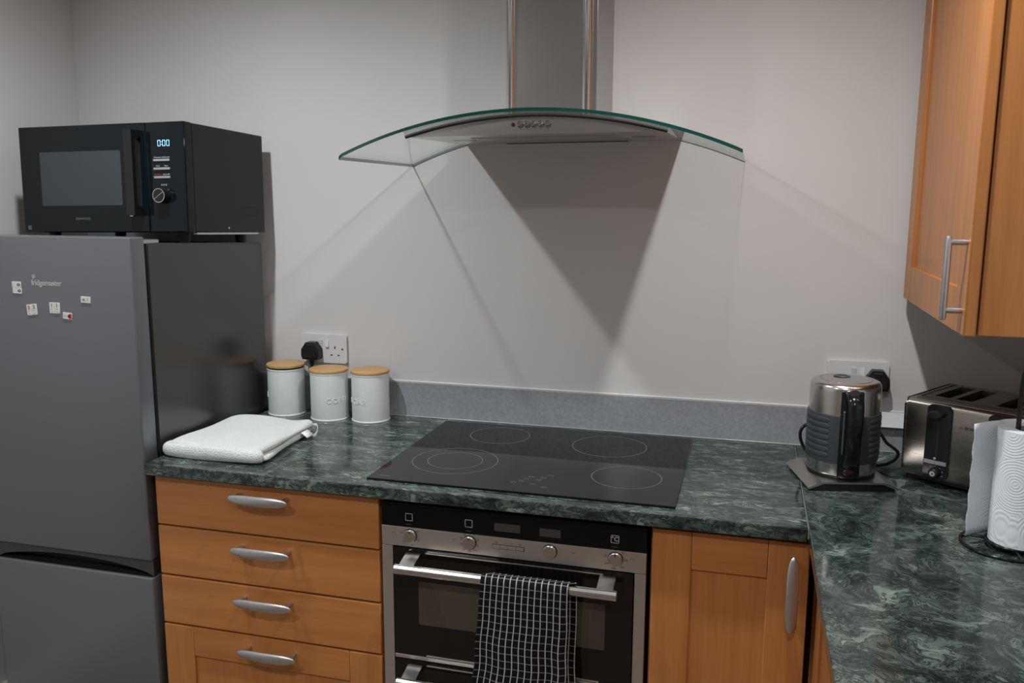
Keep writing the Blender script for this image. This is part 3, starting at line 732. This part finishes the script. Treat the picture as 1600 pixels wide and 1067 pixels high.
def plug(x, z, label, cord):
    t = thing('power_plug', (x, -.01, z), label, 'plug', 'black mains plugs')
    poly = [(-.0245, -.024), (.0245, -.024), (.0285, -.012), (.0275, .006), (.013, .0265), (-.013, .0265), (-.0275, .006), (-.0285, -.012)]
    bm = prism(bmesh.new(), [(x + a, z + b) for a, b in poly], 'y', -.045, -.0102)
    bmesh.ops.bevel(bm, geom=[e for e in bm.edges if all(v.co.y < -.04 for v in e.verts)], offset=.007, segments=3, affect='EDGES')
    b = part('body', bm, 'black', t, smooth=35)
    part('strain_relief', tube(bmesh.new(), [(x, -.026, z - .022), (x, -.026, z - .043)], lambda s: .0085 - .003 * s, 14), 'black', t)
    part('cord', tube(bmesh.new(), spline([(x, -.026, z - .040)] + cord, 8), .0038, 10), 'black_gloss', t)
plug(-.4685, 1.091, 'black three-pin plug in the socket above the canisters', [(-.4690, -.027, 1.035), (-.4640, -.026, 1.010), (-.4570, -.026, .98), (-.4570, -.026, .94), (-.4570, -.035, .9145), (-.4570, -.05, .9142)])
plug(1.092, 1.094, 'black three-pin plug half hidden behind the kettle', [(1.092, -.028, 1.03), (1.088, -.040, .97), (1.070, -.062, .925), (1.040, -.09, .9145), (1.008, -.125, .9145)])
tag(part('paper_card', prism(bmesh.new(), [(-.0145, 1.0116 - .0006), (-.016, 1.0116 + .002), (-.030, .978), (-.0290, .9775)], 'x', 1.085, 1.19), 'card'), 'small white card tucked behind the kettle and toaster against the upstand', 'card')

# ------------------------------------------------------------------ folded bath towel
def folded_towel():
    t = thing('folded_towel', (-.46, -.40, .91), 'white terry towel folded flat on the worktop beside the fridge', 'towel')
    def slab(q, z0, h, wav, seed):
        """q: four corners fl, fr, br, bl; rounded pillow slab"""
        bm = bmesh.new(); n, m = 44, 44; rnd = random.Random(seed); ph = [rnd.uniform(0, 6) for _ in range(6)]
        q = [Vector((*a, 0)) for a in q]
        def pos(s, tt): return (q[0] * (1 - s) + q[1] * s) * (1 - tt) + (q[3] * (1 - s) + q[2] * s) * tt
        def edge(s): e = min(s, 1 - s); k = min(1, e / .075); return math.sqrt(max(0, 1 - (1 - k) ** 2.2))
        T, Bt = [], []
        for i in range(n + 1):
            T.append([]); Bt.append([])
            for j in range(m + 1):
                s, tt = i / n, j / m
                # rounded plan corners
                sc, tc = s * 2 - 1, tt * 2 - 1
                k = (abs(sc) ** 12 + abs(tc) ** 12) ** (1 / 12); k0 = max(abs(sc), abs(tc), 1e-6); f = k0 / max(k, 1e-6)
                p = pos((sc * f + 1) / 2, (tc * f + 1) / 2)
                e = edge(s) * edge(tt)
                p = p + Vector((.0035 * math.sin(tt * 8 + ph[3]) * abs(sc) ** 3, .0045 * math.sin(s * 7 + ph[4]) * abs(tc) ** 3, 0))
                wob = wav * (math.sin(s * 7 + ph[0]) * math.sin(tt * 5 + ph[1]) + .5 * math.sin(s * 13 + tt * 9 + ph[2]))
                hump = wav * (2.2 * math.exp(-((s - .28) / .2) ** 2 - ((tt - .95) / .25) ** 2) + 1.2 * math.exp(-((s - .95) / .2) ** 2 - ((tt - .9) / .2) ** 2) - 1.0 * math.exp(-((s - .65) / .2) ** 2 - ((tt - .9) / .3) ** 2))
                zt = z0 + h * .5 + h * .5 * e + (wob + hump) * e
                zb = z0 + h * .5 - h * .5 * e
                T[-1].append(bm.verts.new((p.x, p.y, zt))); 
                Bt[-1].append(T[-1][-1] if e < 1e-6 else bm.verts.new((p.x, p.y, zb)))
        for i in range(n):
            for j in range(m):
                bm.faces.new((T[i][j], T[i + 1][j], T[i + 1][j + 1], T[i][j + 1]))
                vs = [Bt[i][j], Bt[i][j + 1], Bt[i + 1][j + 1], Bt[i + 1][j]]
                bm.faces.new(vs)
        return bm
    lo = part('lower_fold', slab([(-.594, -.545), (-.318, -.545), (-.352, -.235), (-.585, -.250)], .9102, .0185, .0006, 1), 'terry', t, smooth=180)
    hi = part('upper_fold', slab([(-.596, -.552), (-.331, -.552), (-.340, -.240), (-.590, -.255)], .9265, .0190, .0042, 5), 'terry', t, smooth=180)
    def roll(u): return .0162 * (1 - .10 * math.sin(u * 9)) if .015 < u < .985 else .010
    bm = tube(bmesh.new(), spline([(-.591, -.520, .9277), (-.5945, -.534, .9275), (-.582, -.5475, .9277), (-.53, -.5505, .9274), (-.46, -.5500, .9277), (-.40, -.5505, .9276), (-.345, -.5495, .9277), (-.329, -.536, .9277)], 10), roll, 24, ry=.010, side=(0, 0, 1))
    part('front_fold', bm, 'terry', t, smooth=180)
    part('hanging_loop', tube(bmesh.new(), spline([(-.345, -.262, .934), (-.328, -.268, .936), (-.318, -.285, .925), (-.322, -.298, .916), (-.340, -.292, .918)], 6), .004, 8, ry=.001, side=(0, 0, 1)), 'label', t)
    bm = bmesh.new(); vs = [bm.verts.new(v) for v in ((-.3385, -.335, .932), (-.3385, -.300, .932), (-.3185, -.305, .921), (-.3185, -.340, .921))]; bm.faces.new(vs)
    o = part('care_label', bm, 'label', t); s = o.modifiers.new('thickness', 'SOLIDIFY'); s.thickness = .0008
folded_towel()

# ------------------------------------------------------------------ kettle and its base
KX, KY = .993, -.270
kb = thing('kettle_stand', (KX, KY, .91), 'brushed steel square power stand with sloping sides under the kettle', 'kettle stand', rot=(0, 0, D2(13)))
bm = prism(bmesh.new(), [(-.096, .0035), (-.098, .007), (-.072, .0195), (-.066, .0205), (.066, .0205), (.072, .0195), (.098, .007), (.096, .0035), (.064, .0165), (-.064, .0165)], 'y', -.092, .092)
part('plate', bm, 'steel_v', kb, local=True, smooth=25)
part('core', prism(bmesh.new(), [(-.088, .0005), (-.088, .0055), (-.063, .0163), (.063, .0163), (.088, .0055), (.088, .0005)], 'y', -.0905, .0905), 'black_gloss', kb, local=True)
part('connector', cyl(bmesh.new(), (0, 0, .0200), (0, 0, 1), .040, .003, 32), 'black', kb, local=True)
cord = [(-.02, .092, .010), (-.045, .090, .030), (-.062, .090, .055), (-.068, .090, .078), (-.063, .090, .095), (-.045, .090, .105), (0, .092, .108), (.06, .090, .106), (.095, .084, .10), (.114, .076, .086), (.128, .073, .066), (.141, .07, .056), (.154, .067, .044), (.151, .068, .029), (.136, .071, .016), (.114, .080, .008), (.09, .10, .0048), (.05, .115, .0045)]
part('cord', tube(bmesh.new(), spline(cord, 8), .0038, 10), 'black_gloss', kb, local=True)
VA = -90 + 6                                     # direction the handle points, degrees
kt = thing('kettle', (KX, KY, .9335), 'brushed steel kettle with grey ribbed sleeve and black handle, on its base', 'kettle', rot=(0, 0, D2(VA)))
kbod = part('body', lathe(bmesh.new(), [(0, 0), (.0715, 0), (.0735, .002), (.0745, .008), (.0755, .10), (.0755, .190), (.0748, .1985), (.0715, .2050), (.0655, .2078), (.0560, .2088), (.0555, .2075), (.0540, .2075), (.0535, .2092), (0, .2105)], seg=72), 'steel_round', kt, local=True, smooth=40)
part('base_ring', lathe(bmesh.new(), [(.060, -.0025), (.0725, -.0025), (.0742, .0005), (.0742, .003), (.060, .003), (.060, -.0025)], seg=64), 'black', kt, local=True)
part('lid_vent', lathe(bmesh.new(), [(.0165, .2098), (.0185, .2112), (.0165, .2116), (.012, .2102), (0, .2098)], (-.022, -.005, 0), 32), 'black_gloss', kt, local=True)
sl = part('sleeve', lathe(bmesh.new(), [(.0752, .0305), (.0772, .0315), (.0778, .035), (.0782, .134), (.0776, .1385), (.0755, .1395), (.0745, .135), (.074, .035), (.0752, .0305)], seg=72), 'rubber', kt, local=True)
def rib(z, a0, a1, r=.0779, h=.0057):
    bm = bmesh.new(); pts = []
    n = 22
    for k in range(n + 1):
        a = a0 + (a1 - a0) * k / n; pts.append((r * math.cos(a), r * math.sin(a), z))
    def rr(s):
        d = min(s, 1 - s) * abs(a1 - a0) * r; return h * (1 if d > h else math.sqrt(max(.02, 1 - ((h - d) / h) ** 2)))
    tube(bm, pts, rr, 10, ry=.0013, side=(0, 0, 1)); return bm
for i in range(7):
    z = .0475 + i * .0132
    for s in (-1, 1): part('rib', rib(z, s * D2(33), s * D2(112)), 'rubber', sl, local=True)
sp = part('handle_spine', lathe(bmesh.new(), [(.070, .0015), (.0795, .0015), (.0805, .006), (.0808, .185), (.0795, .1935), (.070, .1975)], seg=14, a0=D2(-17), a1=D2(17)), 'black_gloss', kt, local=True)
grip = spline([(.070, 0, .188), (.092, 0, .190), (.110, 0, .178), (.116, 0, .150), (.115, 0, .112), (.108, 0, .075), (.096, 0, .045), (.080, 0, .030), (.072, 0, .027)], 6)
part('handle', tube(bmesh.new(), grip, lambda s: .0178 - .0040 * s, 18, ry=lambda s: .0105 - .002 * s, side=(0, 1, 0)), 'black_gloss', kt, local=True, smooth=60)
part('lid_button', xf(lathe(bmesh.new(), [(0, .003), (.009, .0025), (.0112, 0), (.0112, -.004)], seg=24), Matrix.Translation((.1005, 0, .1965)) @ Matrix.Rotation(.55, 4, 'Y')), 'black', kt, local=True)
part('switch', xf(lathe(bmesh.new(), [(0, .0045), (.008, .004), (.0115, .0015), (.0115, -.002)], seg=24), Matrix.Translation((.0800, 0, .0165)) @ Matrix.Rotation(PI / 2, 4, 'Y') @ Matrix.Diagonal((.75, 1, 1, 1))), 'red_switch', kt, local=True)
part('water_gauge', lathe(bmesh.new(), [(.0806, .055), (.0814, .057), (.0814, .150), (.0806, .152)], seg=4, a0=D2(-12.5), a1=D2(-10.3)), 'gauge', kt, local=True)
part('spout', prism(bmesh.new(), [(-.070, .175), (-.093, .200), (-.070, .204)], 'y', -.016, .016), 'steel_round', kt, local=True)

# ------------------------------------------------------------------ toaster
tw, td, th = .285, .242, .190
ts = thing('toaster', (1.124, -.232, .91), 'warm steel four-slice toaster with black lever panels, under the wall cabinet', 'toaster', rot=(0, 0, D2(-34)))
def toaster_shell():
    bm = prism(bmesh.new(), [(0, .018), (0, th - .006), (.010, th + .0), (.010, th), (td - .010, th), (td, th - .012), (td, .018)], 'x', 0, tw)
    bm.free(); bm = bmesh.new()
    pr_ = []
    n = 6; r = .012
    pr_ += [(.004, .017), (0, .024)]
    for k in range(n + 1): a = PI - PI / 2 * k / n; pr_.append((r + r * math.cos(a), th - r + r * math.sin(a)))
    for k in range(n + 1): a = PI / 2 - PI / 2 * k / n; pr_.append((td - r + r * math.cos(a), th - r + r * math.sin(a)))
    pr_ += [(td, .024), (td - .004, .017)]
    prism(bm, pr_, 'x', 0, tw)
    bmesh.ops.bevel(bm, geom=[e for e in bm.edges if abs(e.verts[0].co.x - e.verts[1].co.x) < 1e-6 and len(e.link_faces) == 2 and any(len(f.verts) > 6 for f in e.link_faces)], offset=.007, segments=3, affect='EDGES')
    top = max(bm.faces, key=lambda f: (round(f.normal.z, 2), f.calc_area())); bm.normal_update()
    tops = [f for f in bm.faces if f.calc_center_median().z > th - 1e-4]
    bmesh.ops.delete(bm, geom=tops, context='FACES_ONLY')
    return bm
sh = part('shell', toaster_shell(), 'steel_dark', ts, local=True, smooth=35)
# inset top deck with four slots cut as real wells
bm = bmesh.new()
SL = [(.036, .070), (.082, .118), (.167, .203), (.215, .249)]
y0, y1 = .066, .208
xs = [.0065] + [v for s in SL for v in s] + [tw - .0065]
ys = [.0115, y0, y1, td - .0115]; zt = th + .0006
g = {}
for i, x in enumerate(xs):
    for j, y in enumerate(ys): g[i, j] = bm.verts.new((x, y, zt))
for i in range(len(xs) - 1):
    for j in range(3):
        if j == 1 and i % 2 == 1:
            lo = [bm.verts.new((v.co.x, v.co.y, zt - .075)) for v in (g[i, j], g[i + 1, j], g[i + 1, j + 1], g[i, j + 1])]
            hi = [g[i, j], g[i + 1, j], g[i + 1, j + 1], g[i, j + 1]]
            for k in range(4): bm.faces.new((hi[k], hi[(k + 1) % 4], lo[(k + 1) % 4], lo[k]))
        else: bm.faces.new((g[i, j], g[i + 1, j], g[i + 1, j + 1], g[i, j + 1]))
edge = [g[i, 0] for i in range(len(xs))] + [g[len(xs) - 1, j] for j in (1, 2, 3)] + [g[i, 3] for i in range(len(xs) - 2, -1, -1)] + [g[0, j] for j in (2, 1)]
low = [bm.verts.new((v.co.x, v.co.y, th - .0015)) for v in edge]
for k in range(len(edge)): bm.faces.new((edge[k], edge[(k + 1) % len(edge)], low[(k + 1) % len(edge)], low[k]))
dk = part('top_deck', bm, 'steel_dark', ts, local=True, smooth=25)
for a, b in SL:
    w_ = part('slot', B(a - .001, b + .001, y0 - .001, y1 + .001, th - .078, th - .074), 'black', dk, local=True)
    bm = bmesh.new()
    for k in range(4): tube(bm, [(a + .008, y0 + .02 + k * .034, th - .018), (b - .008, y0 + .03 + k * .034, th - .018)], .0009, 6)
    part('slot_wire', bm, 'recess', dk, local=True)
part('deck_groove', B(.020, tw - .020, .0395, .0430, th + .0002, th + .0009), 'black', dk, local=True)
part('deck_groove', B(.0145, .0205, .045, td - .02, th + .0002, th + .0009), 'black', dk, local=True)
part('base', B(.010, tw - .010, .010, td - .010, .007, .0185, bev=.003), 'black', ts, local=True)
for x in (.03, tw - .03):
    for y in (.03, td - .03): part('foot', cyl(bmesh.new(), (x, y, 0), (0, 0, 1), .010, .008, 16), 'black', ts, local=True)
for a in (.053, .1795):
    b = a + .0525
    pp = part('lever_panel', prism(bmesh.new(), rrect(a, b, .0185, th - .004, .011), 'y', -.0045, .006), 'black_gloss', ts, local=True, smooth=30)
    part('lever_slot', B(a + .024, a + .029, -.0050, -.0040, .072, .160), 'gasket', pp, local=True)
    part('lever', xf(lathe(bmesh.new(), [(0, .020), (.013, .019), (.0155, .016), (.0155, .002), (0, .002)], seg=28), Matrix.Translation((a + .0225, -.0035, .166)) @ Matrix.Diagonal((1.05, 1, .55, 1)) @ STAND), 'black', pp, local=True)
    part('indicator', cyl(bmesh.new(), (a + .024, -.0045, .0665), (0, -1, 0), .003, .001, 12), 'satin', pp, local=True)
    for k in range(2): part('button', B(a + .002 + k * .0242, a + .0257 + k * .0242, -.0075, -.004, .0535, .0615, bev=.0006), 'button_silver', pp, local=True)
    dd = part('browning_dial', xf(lathe(bmesh.new(), [(0, .012), (.0085, .012), (.0105, .010), (.0120, .0005), (0, .0005)], seg=28), Matrix.Translation((a + .0265, -.0045, .0340)) @ STAND), 'black', pp, local=True)
    part('dial_cap', xf(lathe(bmesh.new(), [(.0022, .0125), (.0058, .0125), (.0058, .0118), (.0022, .0118), (.0022, .0125)], seg=20), Matrix.Translation((a + .0265, -.0045, .0340)) @ STAND), 'satin', dd, local=True)
    for k in range(7):
        an = D2(200 - 220 * k / 6); u, v = a + .0265 + .0165 * math.cos(an), .0345 + .0150 * math.sin(an)
        part('dial_dot', cyl(bmesh.new(), (u, -.0044, v), (0, -1, 0), .0010, .0006, 8), 'print_grey', pp, local=True)
part('maker_lettering', xf(text('BOSCH', .0088, .0002, spacing=1.05, offset=.0002), Matrix.Translation((.1475, -.0003, .1445)) @ STAND), 'print_black', sh, local=True)
bm = lathe(bmesh.new(), [(.0030, 0), (.0036, 0), (.0036, .0003), (.0030, .0003), (.0030, 0)], seg=20); box(bm, -.0016, -.001, -.0022, .0022, 0, .0003); box(bm, .001, .0016, -.0022, .0022, 0, .0003); box(bm, -.001, .001, -.0003, .0003, 0, .0003)
part('maker_emblem', xf(bm, Matrix.Translation((.1265, -.0002, .1445)) @ STAND), 'print_red', sh, local=True)

# ------------------------------------------------------------------ kitchen roll on its holder
RX, RY = 1.252, -.605
rh = thing('roll_holder', (RX, RY, .91), 'black wire kitchen roll holder with ring base at the right edge', 'roll holder')
part('base_ring', tube(bmesh.new(), [(RX + .076 * math.cos(2 * PI * k / 48), RY + .076 * math.sin(2 * PI * k / 48), .9132) for k in range(48)], .0032, 10, closed=True), 'black_gloss', rh)
part('inner_ring', tube(bmesh.new(), [(RX + .010 + .046 * math.cos(2 * PI * k / 40), RY + .046 * math.sin(2 * PI * k / 40), .9205) for k in range(40)], .0028, 10, closed=True), 'black_gloss', rh)
for a in (.6, 2.7, 4.8): part('base_spoke', tube(bmesh.new(), [(RX + .076 * math.cos(a), RY + .076 * math.sin(a), .9135), (RX + .05 * math.cos(a), RY + .05 * math.sin(a), .9175), (RX, RY, .9185)], .0028, 10), 'black_gloss', rh)
part('upright', tube(bmesh.new(), spline([(RX, RY, .917), (RX, RY, 1.10), (RX, RY, 1.222), (RX + .008, RY, 1.236), (RX + .022, RY, 1.240)], 8), .0042, 12), 'black', rh)
CX, CY, RR = RX + .0185, RY - .001, .0505
kr = thing('kitchen_roll', (CX, CY, .9235), 'white embossed kitchen paper roll with a loose sheet, standing on the wire holder', 'kitchen roll')
zb, ztp = .9238, 1.134
part('roll', lathe(bmesh.new(), [(.0235, zb), (RR, zb), (RR, ztp), (.0235, ztp), (.0235, zb)], (CX, CY, 0), 72), 'paper', kr)
part('core', lathe(bmesh.new(), [(.0225, zb), (.0233, zb), (.0233, ztp), (.0225, ztp), (.0225, zb)], (CX, CY, 0), 40), 'core', kr)
bm = bmesh.new(); rows = []
path = []
for k in range(14): a = D2(20 + 125 * k / 13); path.append((CX + (RR + .0012) * math.cos(a), CY + (RR + .0012) * math.sin(a)))
a = D2(145); px, py = path[-1]
for k in range(1, 15):
    s = k / 14; path.append((px + -.050 * s - .002 * math.sin(s * PI), py - .030 * s - .012 * s * s))
for (x, y) in path: rows.append([bm.verts.new((x + (.0012 * math.sin(j * 1.9) if (x, y) == path[-1] else 0), y, zb + .004 + (ztp + .006 - zb - .004) * j / 16)) for j in range(17)])
for a, b in zip(rows, rows[1:]):
    for j in range(16): bm.faces.new((a[j], b[j], b[j + 1], a[j + 1]))
o = part('loose_sheet', bm, 'paper', kr, smooth=180); s = o.modifiers.new('thickness', 'SOLIDIFY'); s.thickness = .0006; s.offset = 0
